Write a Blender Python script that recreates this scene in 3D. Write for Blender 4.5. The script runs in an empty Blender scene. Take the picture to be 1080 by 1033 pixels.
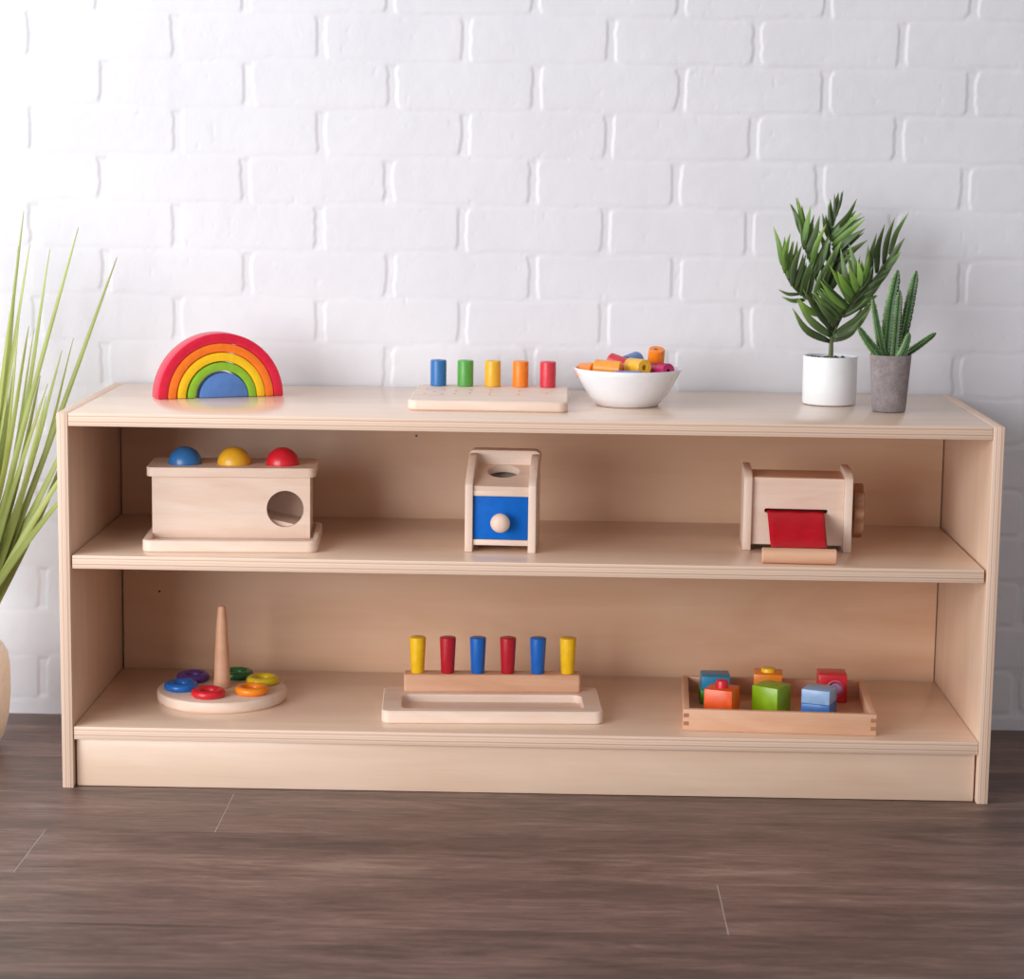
import bpy, bmesh, math, random
import numpy as np
from mathutils import Vector, Matrix
random.seed(7); rng = np.random.default_rng(5)
S = bpy.context.scene; COL = S.collection
R = math.radians
PI = math.pi

# ------------------------------------------------------------------ materials
def lin(c):
    return tuple(((v/255)/12.92 if v/255 <= .04045 else ((v/255+.055)/1.055)**2.4) for v in c)+(1,)
def new_mat(name):
    m = bpy.data.materials.new(name); m.use_nodes = True
    nt = m.node_tree; b = nt.nodes['Principled BSDF']
    return m, nt, b
def N(nt, typ, **kw):
    n = nt.nodes.new(typ)
    for k, v in kw.items():
        if k in n.inputs: n.inputs[k].default_value = v
        else: setattr(n, k, v)
    return n
def ramp(nt, fac, stops):
    r = nt.nodes.new('ShaderNodeValToRGB'); cr = r.color_ramp
    while len(cr.elements) > len(stops): cr.elements.remove(cr.elements[-1])
    while len(cr.elements) < len(stops): cr.elements.new(.5)
    for e, (p, c) in zip(cr.elements, stops): e.position = p; e.color = lin(c)
    nt.links.new(fac, r.inputs[0]); return r.outputs[0]
def bump(nt, b, height, strength, dist):
    n = N(nt, 'ShaderNodeBump', Strength=strength, Distance=dist)
    nt.links.new(height, n.inputs['Height']); nt.links.new(n.outputs[0], b.inputs['Normal'])

def plain(name, c, rough=.4, spec=.5, coat=0, noise=0):
    m, nt, b = new_mat(name)
    b.inputs['Base Color'].default_value = lin(c); b.inputs['Roughness'].default_value = rough
    b.inputs['Specular IOR Level'].default_value = spec
    b.inputs['Coat Weight'].default_value = coat; b.inputs['Coat Roughness'].default_value = .15
    tc = N(nt, 'ShaderNodeTexCoord')
    nz = N(nt, 'ShaderNodeTexNoise', Scale=90., Detail=3.)
    nt.links.new(tc.outputs['Object'], nz.inputs['Vector'])
    k = noise if noise else .05
    d = tuple(max(0, v*(1-k)) for v in c); l = tuple(min(255, v*(1+k*.6)) for v in c)
    nt.links.new(ramp(nt, nz.outputs['Fac'], [(.3, d), (.7, l)]), b.inputs['Base Color'])
    return m
def wood(name, dark, mid, light, axis='X', scale=1., rough=.42, coat=0., figure=.5, coatr=.25):
    """grain running along AXIS of the object's own space"""
    m, nt, b = new_mat(name)
    tc = N(nt, 'ShaderNodeTexCoord')
    st = {'X': (3, 42, 42), 'Y': (42, 3, 42), 'Z': (42, 42, 3)}[axis]
    st2 = {'X': (12, 300, 300), 'Y': (300, 12, 300), 'Z': (300, 300, 12)}[axis]
    st3 = {'X': (2.2, 9, 9), 'Y': (9, 2.2, 9), 'Z': (9, 9, 2.2)}[axis]
    def nz(s, det, dist):
        mp = N(nt, 'ShaderNodeMapping'); mp.inputs['Scale'].default_value = tuple(v*scale for v in s)
        n = N(nt, 'ShaderNodeTexNoise', Scale=1., Detail=det, Distortion=dist, Roughness=.55)
        nt.links.new(tc.outputs['Object'], mp.inputs[0]); nt.links.new(mp.outputs[0], n.inputs['Vector'])
        return n.outputs['Fac']
    a, f, g = nz(st, 4., .6), nz(st2, 2., .2), nz(st3, 3., 1.6)
    m1 = N(nt, 'ShaderNodeMix'); m1.data_type = 'FLOAT'; m1.inputs[0].default_value = .32
    nt.links.new(a, m1.inputs[2]); nt.links.new(f, m1.inputs[3])
    m2 = N(nt, 'ShaderNodeMix'); m2.data_type = 'FLOAT'; m2.inputs[0].default_value = figure
    nt.links.new(m1.outputs[0], m2.inputs[2]); nt.links.new(g, m2.inputs[3])
    nt.links.new(ramp(nt, m2.outputs[0], [(.3, dark), (.5, mid), (.7, light)]), b.inputs['Base Color'])
    b.inputs['Roughness'].default_value = rough
    b.inputs['Coat Weight'].default_value = coat; b.inputs['Coat Roughness'].default_value = coatr
    bump(nt, b, f, .06, .001)
    return m
def ply(name, axis, t, off):
    """stacked veneers of a plywood edge, across AXIS; thickness t, first layer at off"""
    m, nt, b = new_mat(name)
    tc = N(nt, 'ShaderNodeTexCoord'); sp = N(nt, 'ShaderNodeSeparateXYZ')
    nt.links.new(tc.outputs['Object'], sp.inputs[0])
    nz = N(nt, 'ShaderNodeTexNoise', Scale=1., Detail=3.)
    mp = N(nt, 'ShaderNodeMapping')
    mp.inputs['Scale'].default_value = {'X': (60, 30, 9), 'Z': (9, 30, 60)}[axis]
    nt.links.new(tc.outputs['Object'], mp.inputs[0]); nt.links.new(mp.outputs[0], nz.inputs['Vector'])
    a = N(nt, 'ShaderNodeMath'); a.operation = 'SUBTRACT'; a.inputs[1].default_value = off
    nt.links.new(sp.outputs[axis], a.inputs[0])
    d = N(nt, 'ShaderNodeMath'); d.operation = 'DIVIDE'; d.inputs[1].default_value = t
    nt.links.new(a.outputs[0], d.inputs[0])
    w = N(nt, 'ShaderNodeMath'); w.operation = 'MULTIPLY_ADD'; w.inputs[1].default_value = .12
    nt.links.new(nz.outputs['Fac'], w.inputs[0]); nt.links.new(d.outputs[0], w.inputs[2])
    A, B, D = (231, 205, 185), (224, 193, 170), (198, 160, 136)
    seq = [A, B, A, D, A, B, A, D, B, A]
    st = []
    for i, c in enumerate(seq):
        lo, hi = (.32, .68) if c == D else (.02, .98)
        st.append(((i+lo)/len(seq)+.05, c)); st.append(((i+hi)/len(seq)+.05, c))
    nt.links.new(ramp(nt, w.outputs[0], st), b.inputs['Base Color'])
    b.inputs['Roughness'].default_value = .5
    return m

BD, BM, BL = (221, 188, 162), (229, 200, 176), (236, 211, 190)
M = {}
M['birch_x'] = wood('birch veneer grain along', BD, BM, BL, 'X', rough=.36, coat=.65, coatr=.2)
M['birch_z'] = wood('birch veneer grain upright', BD, BM, BL, 'Z', coat=.25)
M['birch_back'] = wood('birch back veneer', (212, 171, 138), (222, 186, 156), (229, 197, 170), 'X', scale=.8, figure=.7, coat=.1)
M['maple'] = wood('pale maple', (224, 195, 174), (234, 210, 193), (241, 223, 209), 'X', scale=2.2, rough=.5)
M['maple_z'] = wood('pale maple upright', (224, 195, 174), (234, 210, 193), (241, 223, 209), 'Z', scale=2.2, rough=.5)
M['beech'] = wood('beech', (204, 152, 120), (217, 169, 137), (227, 185, 155), 'X', scale=2.2, rough=.5)
M['beech_y'] = wood('beech across', (204, 152, 120), (217, 169, 137), (227, 185, 155), 'Y', scale=2.2, rough=.5)
M['beech_dark'] = wood('beech end grain', (140, 98, 72), (165, 120, 92), (182, 138, 108), 'Y', scale=2.2, rough=.55)
M['joint'] = plain('dark glued joint', (172, 116, 86), .6)
M['dark'] = plain('dark brown', (52, 36, 30), .8)  # plain dark brown for nail heads and the ribbon drum
M['soil'] = plain('dark potting gravel', (60, 50, 46), .9, noise=.6)
def paint(n, c, rough=.38): M[n] = plain(n+' lacquer', c, rough, coat=.25)
paint('red', (196, 24, 50)); paint('crimson', (186, 18, 42)); paint('blue', (40, 110, 176)); paint('royal', (0, 96, 206), .45)
paint('yellow', (246, 198, 16)); paint('mustard', (232, 176, 40)); paint('green', (84, 160, 66)); paint('orange', (242, 132, 24))
paint('rose', (212, 52, 68)); paint('lime', (150, 196, 36)); paint('sky', (84, 128, 196)); paint('darkgreen', (22, 110, 52))
paint('purple', (84, 48, 130)); paint('magenta', (178, 26, 92)); paint('lavender', (128, 136, 206)); paint('peach', (250, 160, 60))
paint('arc_red', (220, 10, 58)); paint('arc_orange', (250, 122, 20)); paint('arc_yellow', (252, 198, 6)); paint('arc_green', (138, 190, 40))
paint('tomato', (242, 92, 28)); paint('teal', (20, 130, 176)); paint('grass_green', (60, 160, 50)); paint('leaf', (140, 186, 10))
paint('pale_blue', (146, 184, 226)); paint('mid_blue', (54, 120, 200)); paint('lilac', (198, 140, 212)); paint('plum', (104, 24, 74)); paint('pink_line', (236, 150, 160))
paint('olive_yellow', (212, 184, 12)); paint('ring_orange', (250, 140, 16)); paint('ring_blue', (14, 106, 196)); paint('ring_red', (216, 26, 46))
M['royal'] = plain('blue drawer lacquer', (0, 102, 200), .6, spec=.2)
paint('peg_blue', (0, 102, 198))
M['ribbon'] = plain('red satin ribbon', (206, 0, 36), .5, spec=.3)
M['ceramic'] = plain('white glazed ceramic', (238, 240, 246), .22, coat=.4, noise=.01)
M['pot_white'] = plain('matte white ceramic', (237, 238, 241), .5, noise=.01)
M['vase'] = plain('cream matte vase', (244, 230, 216), .55, noise=.03)

def concrete():
    m, nt, b = new_mat('grey cement')
    tc = N(nt, 'ShaderNodeTexCoord')
    n1 = N(nt, 'ShaderNodeTexNoise', Scale=70., Detail=6., Roughness=.7); n2 = N(nt, 'ShaderNodeTexNoise', Scale=380., Detail=3.)
    for n in (n1, n2): nt.links.new(tc.outputs['Object'], n.inputs['Vector'])
    mx = N(nt, 'ShaderNodeMix'); mx.data_type = 'FLOAT'; mx.inputs[0].default_value = .35
    nt.links.new(n1.outputs[0], mx.inputs[2]); nt.links.new(n2.outputs[0], mx.inputs[3])
    nt.links.new(ramp(nt, mx.outputs[0], [(.3, (112, 102, 104)), (.5, (138, 128, 130)), (.72, (164, 154, 155))]), b.inputs['Base Color'])
    b.inputs['Roughness'].default_value = .85; bump(nt, b, n2.outputs[0], .25, .001)
    return m
M['cement'] = concrete()
def leaf(name, stops, trans=.32, scale=26.):
    m, nt, b = new_mat(name)
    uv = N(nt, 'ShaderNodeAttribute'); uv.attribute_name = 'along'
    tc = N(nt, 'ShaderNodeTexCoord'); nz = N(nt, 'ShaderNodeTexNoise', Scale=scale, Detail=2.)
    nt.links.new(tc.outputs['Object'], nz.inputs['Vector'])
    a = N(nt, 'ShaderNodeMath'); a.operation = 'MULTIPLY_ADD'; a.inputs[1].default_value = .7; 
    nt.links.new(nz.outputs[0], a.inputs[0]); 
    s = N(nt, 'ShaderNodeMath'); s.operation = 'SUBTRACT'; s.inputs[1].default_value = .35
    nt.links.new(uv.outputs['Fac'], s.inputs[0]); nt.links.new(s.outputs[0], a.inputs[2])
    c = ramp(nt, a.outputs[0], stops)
    nt.links.new(c, b.inputs['Base Color']); b.inputs['Roughness'].default_value = .42
    tr = N(nt, 'ShaderNodeBsdfTranslucent'); nt.links.new(c, tr.inputs[0])
    mix = N(nt, 'ShaderNodeMixShader'); mix.inputs[0].default_value = trans
    out = nt.nodes['Material Output']
    nt.links.new(b.outputs[0], mix.inputs[1]); nt.links.new(tr.outputs[0], mix.inputs[2]); nt.links.new(mix.outputs[0], out.inputs[0])
    return m
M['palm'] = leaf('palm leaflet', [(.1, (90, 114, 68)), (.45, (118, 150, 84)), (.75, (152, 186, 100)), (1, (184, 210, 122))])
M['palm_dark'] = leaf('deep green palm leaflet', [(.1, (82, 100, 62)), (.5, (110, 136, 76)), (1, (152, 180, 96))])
M['palm_bright'] = leaf('young sunlit palm leaflet', [(.05, (112, 152, 74)), (.5, (152, 194, 84)), (1, (190, 220, 110))])  # lime of young tips, with sunlight painted into the colour
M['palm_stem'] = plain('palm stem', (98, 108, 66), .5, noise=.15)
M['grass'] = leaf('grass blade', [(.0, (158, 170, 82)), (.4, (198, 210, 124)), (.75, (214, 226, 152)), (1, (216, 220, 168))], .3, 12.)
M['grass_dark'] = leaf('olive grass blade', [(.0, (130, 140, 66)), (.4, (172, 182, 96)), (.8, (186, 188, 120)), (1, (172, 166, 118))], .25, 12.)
M['cactus'] = plain('cactus flesh', (50, 90, 48), .5, noise=.25)
M['cactus_rib'] = plain('cactus rib edge', (104, 148, 78), .5, noise=.15)
M['spine'] = plain('pale cactus spine', (222, 228, 190), .6)

def brick_paint():
    m, nt, b = new_mat('white painted brick')
    tc = N(nt, 'ShaderNodeTexCoord')
    n1 = N(nt, 'ShaderNodeTexNoise', Scale=45., Detail=5., Roughness=.6)
    n2 = N(nt, 'ShaderNodeTexNoise', Scale=7., Detail=3.)
    for n in (n1, n2): nt.links.new(tc.outputs['Object'], n.inputs['Vector'])
    nt.links.new(ramp(nt, n2.outputs[0], [(.3, (219, 219, 226)), (.7, (225, 225, 231))]), b.inputs['Base Color'])
    b.inputs['Roughness'].default_value = .5
    bump(nt, b, n1.outputs[0], .16, .004)
    return m
M['brick'] = brick_paint()
def floor_mat():
    m, nt, b = new_mat('brown oak planks')
    tc = N(nt, 'ShaderNodeTexCoord')
    tone = N(nt, 'ShaderNodeAttribute'); tone.attribute_name = 'tone'
    off = N(nt, 'ShaderNodeVectorMath'); off.operation = 'MULTIPLY_ADD'
    off.inputs[1].default_value = (37, 11, 5)
    nt.links.new(tone.outputs['Color'], off.inputs[0]); nt.links.new(tc.outputs['Object'], off.inputs[2])
    def nz(s, det, dist, rough=.6):
        mp = N(nt, 'ShaderNodeMapping'); mp.inputs['Scale'].default_value = s
        n = N(nt, 'ShaderNodeTexNoise', Scale=1., Detail=det, Distortion=dist, Roughness=rough)
        nt.links.new(off.outputs[0], mp.inputs[0]); nt.links.new(mp.outputs[0], n.inputs['Vector'])
        return n.outputs['Fac']
    a, f, g = nz((5., 34, 34), 8., 2.4, .72), nz((34, 260, 260), 4., 1.0), nz((1.8, 11, 11), 4., 1.2)
    m1 = N(nt, 'ShaderNodeMix'); m1.data_type = 'FLOAT'; m1.inputs[0].default_value = .3
    nt.links.new(a, m1.inputs[2]); nt.links.new(f, m1.inputs[3])
    m2 = N(nt, 'ShaderNodeMix'); m2.data_type = 'FLOAT'; m2.inputs[0].default_value = .4
    nt.links.new(m1.outputs[0], m2.inputs[2]); nt.links.new(g, m2.inputs[3])
    t2 = N(nt, 'ShaderNodeMath'); t2.operation = 'MULTIPLY_ADD'; t2.inputs[1].default_value = .12; 
    nt.links.new(tone.outputs['Fac'], t2.inputs[0])
    s = N(nt, 'ShaderNodeMath'); s.operation = 'SUBTRACT'; s.inputs[1].default_value = .06
    nt.links.new(m2.outputs[0], s.inputs[0]); nt.links.new(s.outputs[0], t2.inputs[2])
    nt.links.new(ramp(nt, t2.outputs[0], [(.28, (54, 40, 36)), (.43, (96, 74, 66)), (.53, (124, 98, 88)), (.68, (166, 138, 124))]), b.inputs['Base Color'])
    b.inputs['Roughness'].default_value = .46
    bump(nt, b, f, .12, .001)
    return m
M['floor'] = floor_mat()
M['seam'] = plain('plank seam with painted glint', (196, 182, 174), .7)  # pale colour stands in for light caught on the plank bevels

# ------------------------------------------------------------------ mesh helpers
def link(name, me, parent=None, mats=(), smooth=35):
    o = bpy.data.objects.new(name, me); COL.objects.link(o)
    for m in mats: me.materials.append(m)
    if smooth is not None and len(me.polygons):
        me.shade_smooth(); me.set_sharp_from_angle(angle=R(smooth))
    if parent: o.parent = parent
    return o
def obj(name, bm, mat, parent=None, bev=0., smooth=35, seg=2):
    if bev:
        bm.normal_update()
        es = [e for e in bm.edges if len(e.link_faces) == 2 and e.calc_face_angle(0) > R(32)]
        bmesh.ops.bevel(bm, geom=es, offset=bev, segments=seg, profile=.5, affect='EDGES', clamp_overlap=True)
    bmesh.ops.recalc_face_normals(bm, faces=bm.faces)
    me = bpy.data.meshes.new(name); bm.to_mesh(me); bm.free()
    mats = mat if isinstance(mat, (list, tuple)) else [mat]
    return link(name, me, parent, [M[k] for k in mats], smooth)
def thing(name, label, cat, loc=(0, 0, 0), rz=0, group=None):
    o = bpy.data.objects.new(name, None); COL.objects.link(o); o.empty_display_size = .05
    o.location = loc; o.rotation_euler = (0, 0, rz); o['label'] = label; o['category'] = cat
    if group: o['group'] = group
    return o
def tag(o, label, cat, group=None, loc=None, rz=None):
    o['label'] = label; o['category'] = cat
    if group: o['group'] = group
    if loc is not None: o.location = loc
    if rz is not None: o.rotation_euler = (0, 0, rz)
    return o
def box(bm, lo, hi, mi=0):
    v = [bm.verts.new((x, y, z)) for x in (lo[0], hi[0]) for y in (lo[1], hi[1]) for z in (lo[2], hi[2])]
    fs = [bm.faces.new([v[i] for i in q]) for q in ((0, 1, 3, 2), (4, 6, 7, 5), (0, 4, 5, 1), (2, 3, 7, 6), (0, 2, 6, 4), (1, 5, 7, 3))]
    for f in fs: f.material_index = mi
    return fs
def one_box(lo, hi):
    bm = bmesh.new(); box(bm, lo, hi); return bm
def loft(bm, loops, cap0=True, cap1=True, mi=0, closed=True):
    rows = [[bm.verts.new(p) for p in L] for L in loops]
    n = len(rows[0])
    for a, b in zip(rows, rows[1:]):
        for i in range(n if closed else n-1):
            j = (i+1) % n
            f = bm.faces.new((a[i], a[j], b[j], b[i])); f.material_index = mi
    if cap0: bm.faces.new(list(reversed(rows[0]))).material_index = mi
    if cap1: bm.faces.new(rows[-1]).material_index = mi
    return rows
def rr(x0, y0, x1, y1, r, z, n=6):
    out = []
    r = max(r, 1e-5)
    for cx, cy, a0 in ((x1-r, y1-r, 0), (x0+r, y1-r, 90), (x0+r, y0+r, 180), (x1-r, y0+r, 270)):
        for i in range(n+1):
            a = R(a0+90*i/n); out.append((cx+r*math.cos(a), cy+r*math.sin(a), z))
    return out
def circ(r, z, n=40, cx=0, cy=0):
    return [(cx+r*math.cos(2*PI*i/n), cy+r*math.sin(2*PI*i/n), z) for i in range(n)]
def lathe(profile, n=40, cap0=True, cap1=True):
    bm = bmesh.new(); loft(bm, [circ(max(r, 1e-5), z, n) for r, z in profile], cap0, cap1); return bm
def slab(bm, x0, y0, x1, y1, r, z0, z1, b=.0015):
    """rounded-corner board with softened edges"""
    loft(bm, [rr(x0+b, y0+b, x1-b, y1-b, r-b, z0), rr(x0, y0, x1, y1, r, z0+b), rr(x0, y0, x1, y1, r, z1-b), rr(x0+b, y0+b, x1-b, y1-b, r-b, z1)])
def plate(outer, holes, t, mat=Matrix.Identity(4), mi=0):
    """flat outline (list of 2-D points) with holes, extruded by t, then moved by mat"""
    bm = bmesh.new(); es = []
    for L in [outer]+holes:
        vs = [bm.verts.new((p[0], p[1], 0)) for p in L]
        for a, b in zip(vs, vs[1:]+vs[:1]): es.append(bm.edges.new((a, b)))
    bmesh.ops.triangle_fill(bm, use_beauty=True, edges=es)
    r = bmesh.ops.extrude_face_region(bm, geom=list(bm.faces))
    bmesh.ops.translate(bm, verts=[g for g in r['geom'] if isinstance(g, bmesh.types.BMVert)], vec=(0, 0, t))
    bmesh.ops.transform(bm, matrix=mat, verts=bm.verts)
    for f in bm.faces: f.material_index = mi
    return bm
XZ = Matrix(((1, 0, 0, 0), (0, 0, 1, 0), (0, 1, 0, 0), (0, 0, 0, 1)))      # (u,v,t) -> (u,t,v)
YZ = Matrix(((0, 0, 1, 0), (1, 0, 0, 0), (0, 1, 0, 0), (0, 0, 0, 1)))      # (u,v,t) -> (t,u,v)
def c2(cx, cy, r, n=40): return [(cx+r*math.cos(2*PI*i/n), cy+r*math.sin(2*PI*i/n)) for i in range(n)]
def tube(bm, pts, rad, n=10, mi=0, star=None):
    """swept tube; rad a list; star(k,i) scales radius per ring and side"""
    pts = [Vector(p) for p in pts]; loops = []; up = Vector((0, 1, .02))
    for k, p in enumerate(pts):
        t = (pts[min(k+1, len(pts)-1)]-pts[max(k-1, 0)]).normalized()
        a = t.cross(up).normalized(); b = t.cross(a).normalized()
        loops.append([p+(a*math.cos(2*PI*i/n)+b*math.sin(2*PI*i/n))*rad[k]*(star(k, i) if star else 1) for i in range(n)])
    return loft(bm, loops, True, True, mi)
def bez(pts, n):
    """Catmull-Rom through pts"""
    P = [Vector(p) for p in pts]; P = [2*P[0]-P[1]]+P+[2*P[-1]-P[-2]]; out = []
    m = len(P)-3
    for k in range(n+1):
        s = k/n*m; i = min(int(s), m-1); t = s-i
        a, b, c, d = P[i:i+4]
        out.append(.5*((2*b)+(c-a)*t+(2*a-5*b+4*c-d)*t*t+(3*b-a-3*c+d)*t**3))
    return out

# ------------------------------------------------------------------ the setting
WALL_Y = .387
def build_wall():
    xs = np.concatenate([np.linspace(-2.6, -1.36, 12), np.arange(-1.35, 1.3501, .0021), np.linspace(1.36, 2.6, 12)])
    zs = np.concatenate([np.arange(0, 1.3901, .0026), np.linspace(1.40, 2.6, 12)])
    X, Z = np.meshgrid(xs, zs)
    def vn(x, z, f, seed):
        g = np.random.default_rng(seed).random((256, 256)); x = x*f+40; z = z*f+40
        i = np.floor(x).astype(int); j = np.floor(z).astype(int); u = x-i; v = z-j
        u = u*u*(3-2*u); v = v*v*(3-2*v); i %= 255; j %= 255
        return (g[i, j]*(1-u)+g[i+1, j]*u)*(1-v)+(g[i, j+1]*(1-u)+g[i+1, j+1]*u)*v
    PX, PZ, Z0 = .2065, .0672, .0227
    Xw = X+(vn(X, Z, 30, 1)-.5)*.0036+(vn(X, Z, 110, 2)-.5)*.0022
    Zw = Z+(vn(X, Z, 22, 3)-.5)*.0050+(vn(X, Z, 90, 4)-.5)*.0022
    row = np.floor((Zw-Z0)/PZ).astype(int)
    shift = np.where(row % 2 == 0, -.1020, -.0010)
    shift = shift+(np.random.default_rng(9).random(64)[np.clip(row, -1, 60)+1]-.5)*.004
    u = (Xw-shift) % PX; v = (Zw-Z0) % PZ
    col = np.floor((Xw-shift)/PX).astype(int)
    r = np.random.default_rng(11).random((64, 64)); br = r[np.clip(row+1, 0, 63), (col+20) % 64]
    qx = np.abs(u-PX/2)-(PX/2-.0062-.011); qz = np.abs(v-PZ/2)-(PZ/2-.0035-.011)
    d = np.hypot(np.maximum(qx, 0), np.maximum(qz, 0))+np.minimum(np.maximum(qx, qz), 0)-.011   # <0 inside a brick
    inside = np.clip(.5-d/.0022, 0, 1); inside = inside*inside*(3-2*inside)
    vert = np.clip(((np.abs(u-PX/2)-(PX/2-.0085))/.002), 0, 1)*np.clip((PZ/2-.0015-np.abs(v-PZ/2))/.005, 0, 1)
    hor = .0003+.0007*vn(X, Z, 9, 21)*np.clip((X+.5)/.9, 0, 1)
    depth = hor+(.0016-hor)*vert
    h = inside*depth+(1-depth/.0034)*.0012*0
    h = -depth*(1-inside)
    h += (vn(X, Z, 55, 5)-.5)*.0003+(vn(X, Z, 14, 6)-.5)*.0006+(br-.5)*.0004
    pit = vn(X, Z, 130, 8); h -= np.clip(pit-.9, 0, 1)*.006
    fade = ((np.abs(X) < 1.355) & (Z < 1.395)); h = np.where(fade, h, -.0004)
    Y = WALL_Y-h
    nv = X.size; co = np.stack([X, Y, Z], -1).reshape(-1)
    ny, nx = X.shape
    idx = np.arange(nv).reshape(ny, nx)
    q = np.stack([idx[:-1, :-1], idx[:-1, 1:], idx[1:, 1:], idx[1:, :-1]], -1).reshape(-1)
    me = bpy.data.meshes.new('wall_back')
    me.vertices.add(nv); me.vertices.foreach_set('co', co)
    nf = q.size//4
    me.loops.add(q.size); me.loops.foreach_set('vertex_index', q)
    me.polygons.add(nf); me.polygons.foreach_set('loop_start', np.arange(nf)*4)
    me.update(calc_edges=True); me.validate()
    o = link('wall_back', me, None, [M['brick']], None); me.shade_smooth(); o['kind'] = 'structure'
build_wall()

def build_floor():
    bm = bmesh.new(); tone = bm.loops.layers.color.new('tone')
    seams = {0: .72, 1: .75, -4: .72, -1: -.3810, -2: -.5914, -3: .2294}                # where boards end, by row in front of the shelf
    W = .167; y0 = -.013; rd = random.Random(3)
    for k in range(-22, 3):
        a = y0+k*W; b = min(a+W, WALL_Y+.004)
        if a >= WALL_Y: continue
        off = seams.get(k, rd.uniform(-.6, .6)); Lp = 2.44 if k in (0, 1, -4) else 1.22; off -= 4*Lp
        for i in range(9):
            x0 = off+i*Lp; x1 = x0+Lp
            g = .0009; gy = .00035
            vs = [bm.verts.new(p) for p in ((x0+g, a+gy, 0), (x1-g, a+gy, 0), (x1-g, b-gy, 0), (x0+g, b-gy, 0))]
            lo = [bm.verts.new((v.co.x+dx, v.co.y, -.0004)) for v, dx in zip(vs, (-.0006, .0006, .0006, -.0006))]
            fs = [bm.faces.new(vs)]+[bm.faces.new((vs[j], lo[j], lo[(j+1) % 4], vs[(j+1) % 4])) for j in range(4)]
            t = rd.random()
            for f in fs:
                for l in f.loops: l[tone] = (t, t, t, 1)
    f = box(bm, (-5.6, -3.8, -.05), (5.6, WALL_Y+.02, -.00035), 1)
    bmesh.ops.recalc_face_normals(bm, faces=bm.faces)
    me = bpy.data.meshes.new('floor'); bm.to_mesh(me); bm.free()
    link('floor', me, None, [M['floor'], M['seam']], None)['kind'] = 'structure'
build_floor()

# ------------------------------------------------------------------ shelf unit
HW, H, D, T = .6096, .4992, .381, .0147
ZT, ZM, ZMB, ZB, ZBB, YB = .4822, .3125, .2948, .0831, .0657, .345
SH = .0002
XI = HW-T
M['ply_side_l'] = ply('plywood edge upright', 'X', T, -HW); M['ply_side_r'] = ply('plywood edge upright right', 'X', T, XI)
M['ply_top'] = ply('plywood edge top', 'Z', H-ZT, ZT); M['ply_mid'] = ply('plywood edge middle', 'Z', ZM-ZMB, ZMB); M['ply_bot'] = ply('plywood edge bottom', 'Z', ZB-ZBB, ZBB)
shelf = thing('storage_shelf', 'low birch plywood storage shelf with two open tiers standing against white brick wall', 'shelf')
def panel(name, lo, hi, face, edge, normal_axis, bev=.0012):
    bm = one_box(lo, hi); bm.normal_update()
    bmesh.ops.bevel(bm, geom=list(bm.edges), offset=bev, segments=2, profile=.5, affect='EDGES')
    bm.normal_update()
    for f in bm.faces:
        f.material_index = 0 if abs(f.normal[normal_axis]) > .9 else 1
    return obj(name, bm, [face, edge], shelf, smooth=30)
panel('side_panel', (-HW, 0, 0), (-XI, D, H), 'birch_z', 'ply_side_l', 0)
panel('side_panel', (XI, 0, 0), (HW, D, H), 'birch_z', 'ply_side_r', 0)
panel('top_board', (-XI+.0004, .0004, ZT), (XI-.0004, D, H-.0002), 'birch_x', 'ply_top', 2, .0009)
panel('shelf_board', (-XI+.0024, .002, ZMB), (XI-.0030, YB-.004, ZM), 'birch_x', 'ply_mid', 2)
panel('shelf_board', (-XI+.0008, .002, ZBB), (XI-.0006, YB-.005, ZB), 'birch_x', 'ply_bot', 2)
obj('back_panel', one_box((-XI+.0022, YB, .02), (XI-.0014, YB+.012, ZT-.001)), 'birch_back', shelf, .0008)
for x, z in ((-.1653, .4327), (-.5396, .1976)):
    bm = lathe([(.0016, -.001), (.0016, .0004), (.001, .0006)], 14); bmesh.ops.transform(bm, matrix=Matrix.Translation((x, YB, z)) @ Matrix.Rotation(R(90), 4, 'X'), verts=bm.verts)
    obj('nail_head', bm, 'dark', shelf)
obj('kick_board', one_box((-XI+.0022, .0110, .0005), (XI-.0025, .026, ZBB-.0006)), 'birch_x', shelf, .001)

# ------------------------------------------------------------------ things on the top
RB = R(24)
rbx, rby = -.4262, .2060                                        # mid of the front foot line
def arc(r0, r1, t, mat, label, cx):
    n = 40; bm = bmesh.new(); loops = []
    for k in range(n+1):
        a = PI*k/n; c, s = math.cos(a), math.sin(a)
        loops.append([(cx+r0*c, 0, r0*s), (cx+r1*c, 0, r1*s), (cx+r1*c, t, r1*s), (cx+r0*c, t, r0*s)] if r0 > 0 else
                     [(cx, 0, 0), (cx+r1*c, 0, r1*s), (cx+r1*c, t, r1*s), (cx, t, 0)])
    if r0 > 0: loft(bm, loops)
    else:
        f = [bm.verts.new((cx+r1*math.cos(PI*k/n), 0, r1*math.sin(PI*k/n))) for k in range(n+1)]
        b = [bm.verts.new((v.co.x, t, v.co.z)) for v in f]
        bm.faces.new(f); bm.faces.new(list(reversed(b)))
        for k in range(n): bm.faces.new((f[k], b[k], b[k+1], f[k+1]))
        bm.faces.new((f[n], b[n], b[0], f[0]))
    o = obj('rainbow_arc', bm, mat, None, .0016)
    tag(o, label, 'stacking toy', 'nested arches of the toy rainbow', (rbx, rby, H), RB)
TH = .034
arc(.0755, .0890, TH, 'arc_red', 'red outermost arch of the wooden toy rainbow', 0)
arc(.0632, .0750, TH, 'arc_orange', 'orange arch nested just inside the red one of the wooden toy rainbow', 0)
arc(.0502, .0622, TH, 'arc_yellow', 'yellow middle arch of the wooden toy rainbow', .0006)
arc(.0375, .0488, TH, 'arc_green', 'lime green arch around the blue half disc of the wooden toy rainbow', .0014)
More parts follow.
